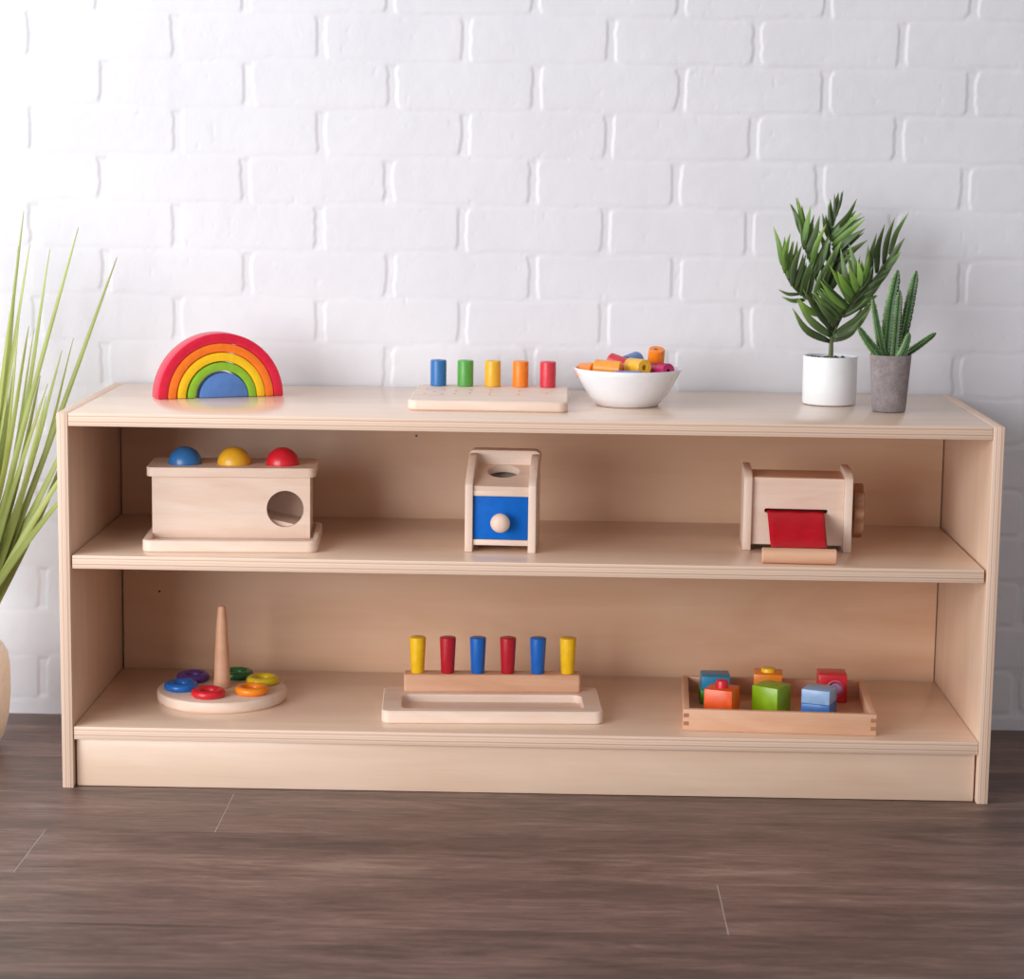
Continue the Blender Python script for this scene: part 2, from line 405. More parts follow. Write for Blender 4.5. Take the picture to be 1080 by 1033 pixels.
arc(0, .0345, TH, 'sky', 'solid blue half disc at the heart of the wooden toy rainbow', .0040)

# pattern board
pb = thing('pattern_peg_board', 'square pale wooden board with five coloured pegs on its back row on the shelf top', 'toy', (-.1620, .0868, H), R(-.6))
BW, BH = .2125, .0135
bm = bmesh.new(); slab(bm, 0, 0, BW, .213, .013, 0, BH, .002); obj('board', bm, 'maple', pb)
bm = bmesh.new()
cxs = [.0290, .0670, .1055, .1445, .1830]
dots = [[(-.012, .030), (.012, .030), (0, .058), (-.012, .086), (.012, .086)], [(-.009, .034), (.011, .044), (-.009, .074), (.011, .086)],
        [(0, .030), (0, .058), (0, .088)], [(0, .036), (0, .080)], [(0, .058)]]
for cx, ds in zip(cxs, dots):
    for dx, dy in ds:
        loft(bm, [circ(.0022, BH-.003, 12, cx+dx, dy+.055), circ(.0022, BH+.0002, 12, cx+dx, dy+.055)])
obj('counting_dot', bm, 'beech_dark', pb)['kind'] = 'stuff'
def peg_mesh(mat, r=.0113, h=.0365, hole=True):
    b = .0011
    prof = [(r-b, 0), (r, b), (r, h-b), (r-b, h)]
    if hole: prof = [(.0035, .008), (.0035, .0006), (.0042, 0)]+prof+[(.0042, h), (.0035, h-.0006), (.0035, h-.008)]
    return obj('wooden_peg', lathe(prof, 32), mat)
for cx, mat, nm in zip(cxs, ('blue', 'green', 'mustard', 'orange', 'rose'), ('blue', 'green', 'yellow', 'orange', 'red')):
    o = tag(peg_mesh(mat), nm+' wooden peg standing on the pale pattern board', 'peg', 'pegs standing on the pattern board')
    p = Matrix.Rotation(R(-.6), 3, 'Z') @ Vector((cx, .2055, BH)); o.location = (-.1620+p.x, .0868+p.y-.0115, H+p.z)

# bowl
BX, BY = .1322, .1915
bm = lathe([(.036, .0016), (.040, .0), (.043, .001), (.0520, .012), (.0625, .028), (.0702, .0430), (.0735, .0500), (.0730, .0512), (.0718, .0506), (.0680, .0430), (.0600, .029), (.048, .0135), (.036, .0065), (.012, .0050)], 64)
tag(obj('bowl', bm, 'ceramic', smooth=60), 'round white ceramic bowl filled with coloured wooden pegs', 'bowl', None, (BX, BY, H))
def lying(mat, label, c, axis):
    o = tag(peg_mesh(mat), label, 'peg', 'loose pegs heaped in the white bowl')
    a = Vector(axis).normalized(); q = Vector((0, 0, 1)).rotation_difference(a)
    o.rotation_euler = q.to_euler(); o.location = Vector((BX, BY, H-.0025))+Vector(c)-a*.01825
lying('orange', 'orange peg standing highest above the rim of the white bowl', (.0385, .010, .0620), (.04, -.30, .95))
lying('mustard', 'yellow peg with a hole in its end pointing outwards, lying in the white bowl', (.0125, -.012, .0560), (.50, -.85, .02))
lying('peach', 'light orange peg lying along the left front of the white bowl', (-.0280, -.016, .0535), (.97, -.22, -.05))
lying('orange', 'orange peg at the far left of the white bowl heap', (-.0530, .010, .0475), (.45, -.75, .1))
lying('rose', 'raspberry red peg lying behind the light orange peg in the white bowl', (-.0090, .018, .0560), (.75, -.45, -.22))
lying('sky', 'blue peg at the back of the white bowl heap', (.0060, .048, .0575), (.45, .85, .1))
lying('lavender', 'pale violet blue peg low between the light orange and yellow pegs in the white bowl', (-.0010, -.034, .0412), (.95, .1, .0))
lying('magenta', 'magenta peg at the far right of the white bowl heap', (.0440, -.006, .0500), (.55, -.75, .05))

# ------------------------------------------------------------------ plants
def ribbon_leaf(bm, lay, pts, w, fold=.25, nrm=None, shape='lance', tint=0.):
    """a narrow blade along pts, folded along its midrib; 'along' runs 0..1 to its tip"""
    n = len(pts)-1; rows = []
    for k, p in enumerate(pts):
        t = (pts[min(k+1, n)]-pts[max(k-1, 0)]).normalized()
        up = nrm if nrm is not None else Vector((0, -1, .35))
        s = t.cross(up).normalized(); u = s.cross(t).normalized(); f = k/n
        ww = w*(1.05*math.sin(PI*(f*.93+.07)**.72)**.95 if shape == 'lance' else max(.05, (1-f)**.55*(.55+.45*min(1, f*6))))
        rows.append([bm.verts.new(p-s*ww/2+u*ww*fold), bm.verts.new(p), bm.verts.new(p+s*ww/2+u*ww*fold)])
    for k in range(n):
        for j in (0, 1):
            fc = bm.faces.new((rows[k][j], rows[k][j+1], rows[k+1][j+1], rows[k+1][j]))
            for l in fc.loops:
                kk = k if l.vert in rows[k] else k+1
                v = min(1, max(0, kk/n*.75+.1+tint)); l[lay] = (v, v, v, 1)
def leaf_obj(name, bm, mats, parent):
    me = bpy.data.meshes.new(name); bm.to_mesh(me); bm.free()
    o = link(name, me, parent, [M[m] for m in mats], None); me.shade_smooth()
    md = o.modifiers.new('thickness', 'SOLIDIFY'); md.thickness = .0005
    return o

q = .00131
palm = thing('potted_palm', 'feathery green palm in a white cylinder pot at the right of the shelf top', 'plant', (.4146, .2465, H))
bm = lathe([(.034, 0), (.0366, .001), (.0372, .003), (.0374, .0655), (.0370, .0668), (.0352, .0668), (.0346, .0655), (.0340, .058), (.0340, .010), (.01, .010)], 56)
obj('pot', bm, 'pot_white', palm)
bm = bmesh.new(); loft(bm, [circ(.0335, .056, 30), circ(.0338, .0615, 30), circ(.02, .0632, 30)])
rd = random.Random(8)
for k in range(26):
    a, rr_ = rd.uniform(0, 2*PI), rd.uniform(.004, .031)
    bmesh.ops.create_icosphere(bm, subdivisions=1, radius=rd.uniform(.0022, .0038), matrix=Matrix.Translation((rr_*math.cos(a), rr_*math.sin(a), .0628)))
obj('soil', bm, 'soil', palm)
Z1 = .0655
def PP(t): return Vector((t[0]*q, t[2]*q if len(t) > 2 else 0, Z1+t[1]*q))
bm = bmesh.new(); sp = bez([PP((0, -4)), PP((.3, 8)), PP((0, 22)), PP((1, 36))], 10); tube(bm, sp, [.0036-.0012*k/10 for k in range(11)], 10)
obj('stem', bm, 'palm_stem', palm)
def frond(rachis, leaves, mats, w=7.5, seed=1):
    rd = random.Random(seed)
    bm = bmesh.new(); lay = bm.loops.layers.color.new('along')
    rp = bez([PP(p) for p in rachis], 14)
    rows = tube(bm, rp, [.0015-.0009*k/14 for k in range(15)], 6, 0)
    for f in bm.faces:
        for l in f.loops: l[lay] = (.35, .35, .35, 1)
    extra = []
    for A, B in zip(leaves, leaves[1:]):
        if len(A) < 5 and len(B) < 5 and abs(A[1][0]-B[1][0]) < 34:
            f = rd.uniform(.4, .6); mixp = lambda p, r, d: tuple(p[i]*(1-f)+r[i]*f+d[i] for i in range(3))
            pad = lambda p: tuple(p)+(0,)*(3-len(p))
            extra.append((mixp(pad(A[0]), pad(B[0]), (0, 0, 1)), mixp(pad(A[1]), pad(B[1]), (rd.uniform(-2, 2), rd.uniform(-7, 1), rd.uniform(2, 9))), rd.choice((0, 1, B[2])), 6.5))
    for L in leaves+extra:
        b, t = L[0], L[1]; mi = L[2] if len(L) > 2 else 0; ww = L[3] if len(L) > 3 else w
        B, Tp = PP(b), PP(t); d = Tp-B
        side = d.cross(Vector((0, 1, 0))).normalized()
        bend = rd.uniform(-.06, .06) if len(L) < 5 else L[4]
        mid = B+d*.5+side*d.length*bend+Vector((0, rd.uniform(-.004, .004), 0))
        before = len(bm.faces)
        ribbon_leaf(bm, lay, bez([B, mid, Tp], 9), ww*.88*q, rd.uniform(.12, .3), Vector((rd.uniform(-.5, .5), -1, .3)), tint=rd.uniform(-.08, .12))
        bm.faces.ensure_lookup_table()
        for f in bm.faces[before:]: f.material_index = mi
    return leaf_obj('frond', bm, mats, palm)
P3 = ('palm', 'palm_dark', 'palm_bright')
# left frond, leaflets standing up from an arching rachis
frond([(0, 20), (-8, 38, -4), (-24, 58, -8), (-40, 70, -10), (-50, 84, -10), (-55, 98, -8)],
      [((-55, 96, -8), (-65, 136, -6), 2, 6), ((-52, 88, -10), (-48, 130, -14), 2, 7.5), ((-49, 84, -10), (-43, 122, -4), 2, 7), ((-44, 74, -10), (-35, 118, -12), 1, 8),
       ((-40, 70, -9), (-30, 108, -4), 1, 7), ((-34, 64, -8), (-24, 104, -14), 0, 8), ((-28, 60, -8), (-19, 98, -8), 1, 7.5), ((-36, 66, -9), (-59, 71, -16), 1, 4, .1), ((-30, 60, -8), (-56, 64, -20), 0, 5, .1),
       ((-20, 52, -7), (-14, 92, -10), 0, 7.5), ((-14, 44, -6), (-38, 62, -18), 2, 8, .1)], P3, 7.5, 2)
# low broad leaflets at the base
frond([(0, 14), (0, 24, -2), (0, 34, -4)],
      [((-2, 16, -2), (-43.5, 52, -14), 1, 8.5, .13), ((-1, 22, -4), (-40, 61, -18), 0, 9, .07), ((0, 28, -5), (-33, 72, -14), 1, 8, .04), ((1, 17, -2), (30, 42, -12), 1, 8, -.14),
       ((1, 20, -4), (40, 54, -10), 1, 8, -.12), ((2, 24, -4), (46, 66, -4), 0, 8, -.08), ((2, 22, 4), (34, 52, 12), 1, 8, -.1), ((0, 26, 6), (-28, 78, 14), 1, 8), ((0, 26, 8), (22, 70, 16), 1, 8)], P3, 8, 3)
# upper left frond
frond([(0, 30), (-8, 60, 6), (-17, 80, 8), (-26, 104, 8), (-33, 128, 8), (-41, 166, 6)],
      [((-34, 130, 8), (-47, 160, 10), 1, 4.5), ((-33, 126, 8), (-40, 167, 4), 2, 6), ((-31, 118, 8), (-26, 158, 2), 2, 7), ((-28, 108, 8), (-16, 148, 4), 0, 8), ((-30, 112, 8), (-34, 148, 14), 1, 6.5),
       ((-23, 94, 8), (-9, 140, 0), 2, 7), ((-19, 84, 8), (-5, 126, 4), 0, 8), ((-22, 92, 8), (-26, 128, 16), 1, 7), ((-15, 74, 8), (-1, 112, -2), 0, 8), ((-11, 66, 6), (0, 100, 0), 1, 8)], P3, 7.5, 4)
# middle frond
frond([(1, 32), (-2, 70, 14), (-3, 100, 18), (-1, 128, 20), (4, 150, 20), (8, 172, 18)],
      [((4, 150, 20), (9.5, 175, 16), 1, 3), ((2, 144, 20), (1, 171, 24), 1, 3.4), ((-1, 130, 20), (-5, 160, 24), 1, 3.4), ((-3, 122, 19), (-12, 150, 14), 1, 5),
       ((1, 132, 20), (23, 166, 8), 0, 6.5), ((-1, 124, 20), (28, 151, 6), 2, 8.5), ((0, 116, 19), (32, 145, 6), 2, 8), ((1, 106, 19), (32.5, 135, 8), 0, 8), ((3, 96, 18), (36, 123, 10), 1, 8.5),
       ((-2, 96, 18), (-14, 132, 24), 1, 7), ((-2, 88, 17), (8, 122, 6), 0, 8), ((0, 82, 16), (22, 112, 10), 1, 8), ((-2, 74, 14), (-16, 108, 22), 1, 8), ((0, 70, 14), (14, 104, 8), 1, 8)], P3, 7, 5)
# right frond, sweeping out with upright leaflets
frond([(1, 26), (14, 46, 6), (30, 66, 10), (46, 84, 12), (58, 102, 12), (66, 122, 10)],
      [((60, 108, 12), (77.5, 152, 8), 0, 6, .06), ((54, 98, 12), (63.5, 147, 8), 1, 7.5, .06), ((47, 88, 12), (53.5, 140, 10), 1, 7.5, .06), ((40, 78, 11), (45, 130, 8), 1, 8, .06), ((61, 96, 12), (74, 126, 4), 1, 7),
       ((34, 72, 11), (36, 118, 6), 1, 8), ((56, 92, 11), (70, 112, 0), 0, 7), ((27, 64, 10), (28, 106, 6), 0, 8), ((20, 56, 8), (18, 98, 2), 1, 8), ((44, 74, 10), (62, 98, -4), 1, 8), ((34, 64, 9), (56, 88, -4), 1, 8),
       ((26, 56, 8), (50, 78, -4), 1, 8), ((18, 48, 7), (46, 66, 0), 1, 8), ((50, 84, 12), (66, 108, 20), 0, 7), ((12, 42, 6), (40, 56, 4), 1, 7)], P3, 7.5, 6)
# front frond leaning to the viewer
frond([(1, 20), (5, 34, -10), (12, 52, -22), (20, 68, -30), (27, 82, -36)],
      [((26, 80, -36), (30, 108, -42), 2, 6), ((24, 76, -34), (19, 104, -40), 2, 7), ((21, 70, -32), (10, 98, -40), 2, 7.5), ((18, 64, -30), (-1, 92, -42), 2, 8), ((15, 58, -28), (-9, 98, -40), 2, 7.5), ((12, 52, -26), (-18, 82, -36), 2, 7),
       ((9, 46, -20), (-17, 74, -32), 0, 8), ((7, 40, -16), (-24, 70, -26), 0, 8.5), ((5, 34, -12), (-20, 60, -24), 1, 8), ((22, 72, -32), (36, 98, -36), 0, 7), ((18, 62, -28), (38, 86, -30), 1, 8), ((14, 54, -24), (36, 76, -26), 1, 8),
       ((10, 46, -18), (34, 64, -22), 0, 8), ((24, 76, -34), (12, 120, -22), 0, 7), ((16, 60, -28), (4, 116, -18), 0, 7.5)], P3, 7.5, 7)

cq = .00128
cac = thing('potted_cactus', 'small spiny green cactus with seven stems in a tapered grey cement pot', 'plant', (.4850, .1635, H))
bm = lathe([(.0205, 0), (.0220, .0008), (.0226, .002), (.0277, .0745), (.0277, .0762), (.0268, .0770), (.0258, .0762), (.0250, .070), (.01, .070)], 48)
obj('pot', bm, 'cement', cac)
bm = lathe([(.0248, .066), (.0250, .0715), (.012, .0735)], 30); obj('soil', bm, 'soil', cac)
def cstem(pts, w, ribs=6, rows=26, tip=.25, spines=True):
    P = bez([Vector(((x)*cq, (d)*cq, .0715+z*cq)) for x, z, d in pts], rows); bm = bmesh.new()
    rad = []
    for k in range(rows+1):
        f = k/rows; e = 1-max(0, (f-.86)/.14)**2*.75; rad.append(w*cq/2*(.80+.2*math.sin(PI*min(1, f*1.05)))*e*(1-tip*f))
    n = ribs*4
    rws = tube(bm, P, rad, n, 0, lambda k, i: (1.20+(.16 if k % 2 else 0)) if i % 4 == 0 else (.66 if i % 4 == 2 else .90))
    bm.faces.ensure_lookup_table()
    for k in range(rows):
        for i in range(n):
            if i % 4 == 0: bm.faces[k*n+i].material_index = 1
    if spines:
        for k in range(2, rows):
            c = sum((v.co for v in rws[k]), Vector())/n
            for i in range(0, n, 4):
                for s in (-1, 1):
                    b = rws[k][i].co.copy(); d = (b-c).normalized()
                    t = (P[min(k+1, rows)]-P[k-1]).normalized(); sd = t.cross(d)
                    tipv = b+d*.0021+sd*s*.0009+t*.0006
                    a = [bm.verts.new(b+sd*.0004+t*.0003), bm.verts.new(b-sd*.0004+t*.0003), bm.verts.new(b-t*.0005), bm.verts.new(tipv)]
                    for tri in ((0, 1, 3), (1, 2, 3), (2, 0, 3)):
                        bm.faces.new([a[j] for j in tri]).material_index = 2
    obj('cactus_stem', bm, ['cactus', 'cactus_rib', 'spine'], cac, smooth=25)
cstem([(-7, -3, 0), (-4, 30, 1), (-1, 60, 2), (4.5, 93, 3)], 11.5)
cstem([(3, -3, -3), (4.5, 36, -3), (6.5, 72, -2)], 8.5)
cstem([(-8, -2, -5), (-15, 28, -7), (-22.5, 64, -8)], 6.8, 5)
cstem([(9, 0, 7), (18, 50, 9), (25, 92, 10)], 9.5)
cstem([(-9, -1, -7), (-24, 16, -11), (-37, 34, -13)], 8.5, 5, 16, .3)
cstem([(9, -1, 4), (28, 12, 6), (48, 27, 8)], 6.2, 5, 18, .1)
cstem([(6, -2, -9), (12, 10, -11), (17, 28, -12)], 8.5, 5, 14, .3)
cstem([(-12, 6, -8), (-24, 18, -10), (-28, 24, -10)], 6, 5, 10, .3)

# tall grass in the vase on the floor
vx, vy = -.7900, .185
gv = thing('potted_grass', 'tall yellow green ornamental grass in a rounded cream vase on the floor left of the shelf', 'plant', (vx, vy, 0))
bm = lathe([(.030, .001), (.040, 0), (.046, .003), (.0565, .020), (.0635, .046), (.0668, .080), (.0668, .118), (.0640, .137), (.0575, .150), (.0475, .1575), (.040, .160), (.036, .158), (.034, .150), (.034, .11), (.01, .11)], 56)
obj('vase', bm, 'vase', gv, smooth=60)
bm = lathe([(.0335, .105), (.0335, .138), (.012, .142)], 24); obj('soil', bm, 'soil', gv)
def blade(tip, mid, w, mat, base=None, tint=0):
    b = base or (rd.uniform(-.020, .022), rd.uniform(-.02, .02), .135)
    w *= 1.35; bm = bmesh.new(); lay = bm.loops.layers.color.new('along')
    pts = bez([Vector(b), Vector(mid), Vector(tip)], 18)
    ribbon_leaf(bm, lay, pts, w, .22, Vector((rd.uniform(-.5, .5), -1, .2)), 'blade', tint)
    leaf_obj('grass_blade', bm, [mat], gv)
rd = random.Random(21)
# tips and mid points relative to the vase foot
BL_ = [((.222, .02, .690), (.116, .01, .405), .0088, 'grass_dark'), ((.174, .00, .731), (.086, -.01, .42), .0085, 'grass'), ((.128, .03, .700), (.075, .02, .40), .0080, 'grass'),
       ((.112, -.02, .708), (.056, -.02, .40), .0082, 'grass'), ((.150, .07, .575), (.096, .04, .37), .0050, 'grass'), ((.090, .01, .620), (.060, .01, .38), .0060, 'grass'),
       ((.160, .02, .460), (.098, .01, .330), .0105, 'grass'), ((.165, .05, .475), (.108, .03, .330), .0080, 'grass_dark'), ((.172, .00, .430), (.090, .00, .300), .0105, 'grass'), ((.170, -.04, .385), (.090, -.02, .285), .0110, 'grass_dark'),
       ((.086, .06, .750), (.045, .03, .42), .0080, 'grass'), ((.060, -.03, .770), (.032, -.02, .44), .0085, 'grass'), ((.046, .03, .790), (.024, .02, .45), .0080, 'grass'), ((.070, .09, .700), (.048, .05, .40), .0070, 'grass_dark'),
       ((.140, .04, .560), (.085, .02, .36), .0080, 'grass'), ((.118, -.06, .600), (.066, -.03, .37), .0085, 'grass'), ((.100, .08, .520), (.062, .05, .34), .0085, 'grass_dark'), ((.126, .0, .500), (.080, .0, .33), .0095, 'grass'),
       ((.020, .02, .760), (.010, .01, .44), .0085, 'grass'), ((-.010, .0, .800), (-.006, .0, .45), .0085, 'grass'), ((-.040, -.05, .760), (-.018, -.03, .44), .0085, 'grass'), ((-.090, .04, .720), (-.045, .03, .42), .0085, 'grass'),
       ((-.150, .0, .690), (-.080, .0, .40), .0085, 'grass_dark'), ((-.200, .03, .620), (-.105, .02, .37), .0085, 'grass'), ((-.17, -.06, .500), (-.09, -.03, .33), .0095, 'grass'), ((-.08, .08, .60), (-.04, .05, .36), .0085, 'grass_dark'),
       ((.090, -.03, .640), (.050, -.02, .39), .0090, 'grass'), ((.075, .05, .560), (.045, .03, .35), .0090, 'grass_dark'), ((.062, -.05, .650), (.034, -.03, .39), .0090, 'grass_dark'), ((.104, .03, .590), (.066, .02, .365), .0060, 'grass'),
       ((.052, .04, .720), (.030, .02, .42), .0078, 'grass_dark'), ((.135, -.03, .520), (.074, -.02, .345), .0085, 'grass_dark'), ((.150, .03, .505), (.092, .02, .345), .0070, 'grass_dark'), ((.115, .05, .47), (.068, .03, .31), .0090, 'grass_dark')]
for t, m_, w, mt in BL_: blade(t, m_, w, mt, tint=rd.uniform(-.1, .1))

# ------------------------------------------------------------------ middle shelf
# ball drop box
db = thing('ball_drop_box', 'long pale wooden ball drop box with round hole at right on the middle shelf', 'toy', (-.5070, .0310, ZM+SH), R(3.5))
bm = bmesh.new()
o_ = (0, 0, .2310, .158); r_ = .014; h_ = .0155; b_ = .0015
loft(bm, [rr(o_[0]+b_, o_[1]+b_, o_[2]-b_, o_[3]-b_, r_-b_, 0), rr(*o_, r_, b_), rr(*o_, r_, h_-b_), rr(o_[0]+b_, o_[1]+b_, o_[2]-b_, o_[3]-b_, r_-b_, h_),
          rr(.0075, .0075, .2235, .1505, .009, h_), rr(.0085, .0085, .2225, .1495, .008, h_-.0068)])
obj('tray', bm, 'maple', db)
X0, X1, Y0, Y1, Z0_, Z1_ = .0075, .2180, .0605, .1470, .0090, .0925
bm = plate([(X0, Z0_), (X1, Z0_), (X1, Z1_), (X0, Z1_)], [c2(.1848, .0490, .0248, 48)], .009, Matrix.Translation((0, Y0, 0)) @ XZ)
obj('front_panel', bm, 'maple', db, smooth=25)
obj('back_panel', one_box((X0, Y1-.009, Z0_), (X1, Y1, Z1_)), 'maple', db, .0008)
obj('end_panel', one_box((X0, Y0+.0092, Z0_), (X0+.009, Y1-.0092, Z1_)), 'maple_z', db, .0006)
obj('end_panel', one_box((X1-.009, Y0+.0092, Z0_), (X1, Y1-.0092, Z1_)), 'maple_z', db, .0006)
bm = bmesh.new(); loft(bm, [[(X0+.0095, y, .066), (X1-.0095, y, .0240), (X1-.0095, y, .0185), (X0+.0095, y, .060)] for y in (Y0+.0095, Y1-.0095)]); obj('ball_ramp', bm, 'maple', db)
balls = ((.0480, .0985), (.1140, .0975), (.1795, .0965))
bm = plate([p[:2] for p in rr(0, .0560, .2255, .1555, .011, 0)], [c2(x, y, .0229, 48) for x, y in balls], .0120, Matrix.Translation((0, 0, .0926)))
obj('lid', bm, 'maple', db, smooth=25)
for (x, y), mat, nm in zip(balls, ('blue', 'mustard', 'rose'), ('blue', 'yellow', 'red')):
    bm = bmesh.new(); bmesh.ops.create_uvsphere(bm, u_segments=40, v_segments=24, radius=.0226)
    p = Matrix.Rotation(R(3.5), 3, 'Z') @ Vector((x, y, 0))
    tag(obj('ball', bm, {'rose': 'ring_red'}.get(mat, mat), smooth=60), nm+' wooden ball resting in the top of the ball drop box', 'ball', 'balls on the drop box',
        (-.5070+p.x, .0310+p.y, ZM+.1046+.0008))

# drawer box
W_, PT = .0945, .0104
dx = thing('drawer_box', 'small wooden box with bright blue drawer and round knob on the middle shelf', 'toy', (-.0840, .0722, ZM+SH), R(-2.5))
prof = [(0, 0), (0, .090), (.006, .096), (.058, .1205), (.066, .1225), (.106, .1225), (.106, 0)]
for x in (0, W_-PT):
    obj('side_panel', plate(prof, [], PT, Matrix.Translation((x, 0, 0)) @ YZ), 'maple_z', dx, .0012)
xi0, xi1 = PT+.0002, W_-PT-.0002
obj('lower_rail', one_box((xi0, .004, .0090), (xi1, .098, .0165)), 'maple', dx, .0008)
obj('upper_rail', one_box((xi0, .004, .0750), (xi1, .060, .0822)), 'maple', dx, .0008)
obj('rear_panel', one_box((xi0, .096, .004), (xi1, .1055, .108)), 'maple', dx, .0008)
ang = math.atan2(.0185, .0720)
sl = plate([(xi0, 0), (xi1, 0), (xi1, .080), (xi0, .080)], [c2(W_/2, .0530, .0220, 40)], .010, Matrix.Translation((0, .0060, .0790)) @ Matrix.Rotation(ang, 4, 'X') @ Matrix.Translation((0, 0, -.0005)))
obj('sloping_top', sl, 'maple', dx, smooth=25)
bm = bmesh.new()
hd = [(-.0004, .1020), (-.0004, .1165), (.008, .1262), (W_-.008, .1262), (W_+.0004, .1165), (W_+.0004, .1020)]
hd = [(x, z) for x, z, *_ in rr(-.0015, .1030, W_+.0015, .1265, .0085, 0)]
bm = plate(hd, [], .028, Matrix.Translation((0, .0790, 0)) @ XZ)
obj('head_board', bm, 'maple', dx, .0015)
dr = obj('drawer', one_box((xi0+.0004, .0060, .0168), (xi1-.0004, .090, .0747)), 'royal', dx, .0009)
bm = lathe([(.0045, 0), (.0048, .006), (.0080, .0075), (.0118, .0120), (.0130, .0175), (.0118, .0225), (.0080, .0262), (.003, .0275)], 32)
bmesh.ops.transform(bm, matrix=Matrix.Translation((W_/2+.0006, .0060, .0418)) @ Matrix.Rotation(R(90), 4, 'X'), verts=bm.verts)
obj('knob', bm, 'maple_z', dr, smooth=60)['label'] = 'round natural wood knob'

# ribbon drum box
rb = thing('ribbon_drum_box', 'wooden drum box with red ribbon pulled out through its front slot on the middle shelf', 'toy', (.2888, .1185, ZM+SH), R(-2.5))
RW, RT = .1455, .0112
prof = [(0, 0), (0, .093), (.0025, .0995), (.010, .1045), (.022, .1072), (.036, .1080), (.088, .1080), (.088, 0)]
for x in (0, RW-RT):
    obj('side_panel', plate(prof, [], RT, Matrix.Translation((x, 0, 0)) @ YZ), 'maple_z', rb, .0014)
a0, a1 = RT+.0002, RW-RT-.0002
slot = [(.0300, .0510), (.1112, .0510), (.1132, .0526), (.1132, .0552), (.1112, .0568), (.0300, .0568), (.0284, .0552), (.0284, .0526)]
obj('front_board', plate([(a0, .0080), (a1, .0080), (a1, .0985), (a0, .0985)], [slot], .009, Matrix.Translation((0, .0075, 0)) @ XZ), 'maple', rb, smooth=25)
bm = bmesh.new(); loft(bm, [[(x, .0075, .0990), (x, .018, .0998), (x, .055, .0998), (x, .078, .0998), (x, .078, .0930), (x, .0170, .0930)] for x in (a0, a1)]); obj('top_board', bm, 'beech', rb, .0008)
obj('rear_board', one_box((a0, .0690, .004), (a1, .078, .0928)), 'maple', rb, .0008)
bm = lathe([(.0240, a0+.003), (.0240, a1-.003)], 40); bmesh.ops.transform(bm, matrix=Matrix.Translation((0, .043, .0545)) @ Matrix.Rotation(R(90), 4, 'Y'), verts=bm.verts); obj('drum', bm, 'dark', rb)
bm = bmesh.new(); loops = []
for z, s in ((0, .96), (.0015, 1), (.0130, 1), (.0145, .96)):
    loops.append([((.0345+.0030*math.cos(8*2*PI*i/96))*s*math.cos(2*PI*i/96), (.0345+.0030*math.cos(8*2*PI*i/96))*s*math.sin(2*PI*i/96), z) for i in range(96)])
loft(bm, loops); bmesh.ops.transform(bm, matrix=Matrix.Translation((RW+.0035, .050, .0500)) @ Matrix.Rotation(R(90), 4, 'Y'), verts=bm.verts)
wh = obj('turning_wheel', bm, 'beech_dark', rb); wh['label'] = 'scalloped brown wooden turning wheel'
bm = lathe([(.006, 0), (.006, .004)], 20); bmesh.ops.transform(bm, matrix=Matrix.Translation((RW-.0002, .050, .0500)) @ Matrix.Rotation(R(90), 4, 'Y'), verts=bm.verts); obj('axle', bm, 'maple', wh)
bm = bmesh.new(); n = 20; top, bot = [], []
path = [Vector(p).to_3d() for p in ((.022, .0531), (.007, .0527), (-.002, .0510), (-.018, .0450), (-.040, .0350), (-.062, .0255), (-.078, .0215), (-.0880, .0212))]
path = bez(path, 30)
for k, p in enumerate(path):
    f = k/30; xa, xb = .0314+.0022*f, .1085-.0014*f
    top.append([(xa+(xb-xa)*i/12, p.x, p.y+.0004*math.sin(i*1.3+k*.4)) for i in range(13)])
loft(bm, top, False, False, 0, False)
ro = obj('ribbon', bm, 'ribbon', rb, smooth=60); md = ro.modifiers.new('cloth', 'SOLIDIFY'); md.thickness = .0006; md.offset = 0
ro['label'] = 'red satin ribbon strip'
bm = lathe([(.0088, 0), (.0102, .0012), (.0102, .0958), (.0088, .0970)], 32)
bmesh.ops.transform(bm, matrix=Matrix.Translation((.0215, -.0905, .0102)) @ Matrix.Rotation(R(90), 4, 'Y'), verts=bm.verts)
obj('dowel', bm, 'beech', rb)

# ------------------------------------------------------------------ bottom shelf
sx, sy = -.4220, .1665
st = thing('ring_stacker', 'round pale wooden base with tall tapered post surrounded by six rings on the bottom shelf', 'toy', (sx, sy, ZB+SH))
obj('base', lathe([(.0862, 0), (.0885, .002), (.0893, .0045), (.0893, .0125), (.0883, .0150), (.0862, .0160)], 72), 'maple', st)
bm = lathe([(.0118, .0150), (.0118, .0170), (.0100, .060), (.0072, .108), (.0056, .1275), (.0044, .1305), (.002, .1315)], 32); obj('post', bm, 'beech', st)
prof = [(.0108, .0040), (.0118, .0012), (.0140, 0), (.0195, 0), (.0226, .0022), (.0234, .0055), (.0224, .0088), (.0190, .0108), (.0158, .0108), (.0120, .0086)]
for ang, mat, nm, wh_ in ((-101, 'ring_red', 'red', 'at the front of the round base'), (-160, 'ring_blue', 'bright blue', 'at the left of the round base'), (143, 'purple', 'purple', 'at the back left of the round base'),
                     (78, 'darkgreen', 'dark green', 'behind the post on the round base'), (23, 'olive_yellow', 'yellow', 'at the right of the round base'), (-38, 'ring_orange', 'orange', 'at the front right of the round base')):
    bm = bmesh.new(); loft(bm, [circ(r, z, 40) for r, z in prof+[prof[0]]], False, False)
    bmesh.ops.remove_doubles(bm, verts=bm.verts, dist=1e-6)
    tag(obj('stacking_ring', bm, mat, smooth=60), f'{nm} wooden ring lying flat {wh_}', 'ring', 'rings around the stacking post', (sx+.058*math.cos(R(ang)), sy+.003+.058*math.sin(R(ang)), ZB+.0164))

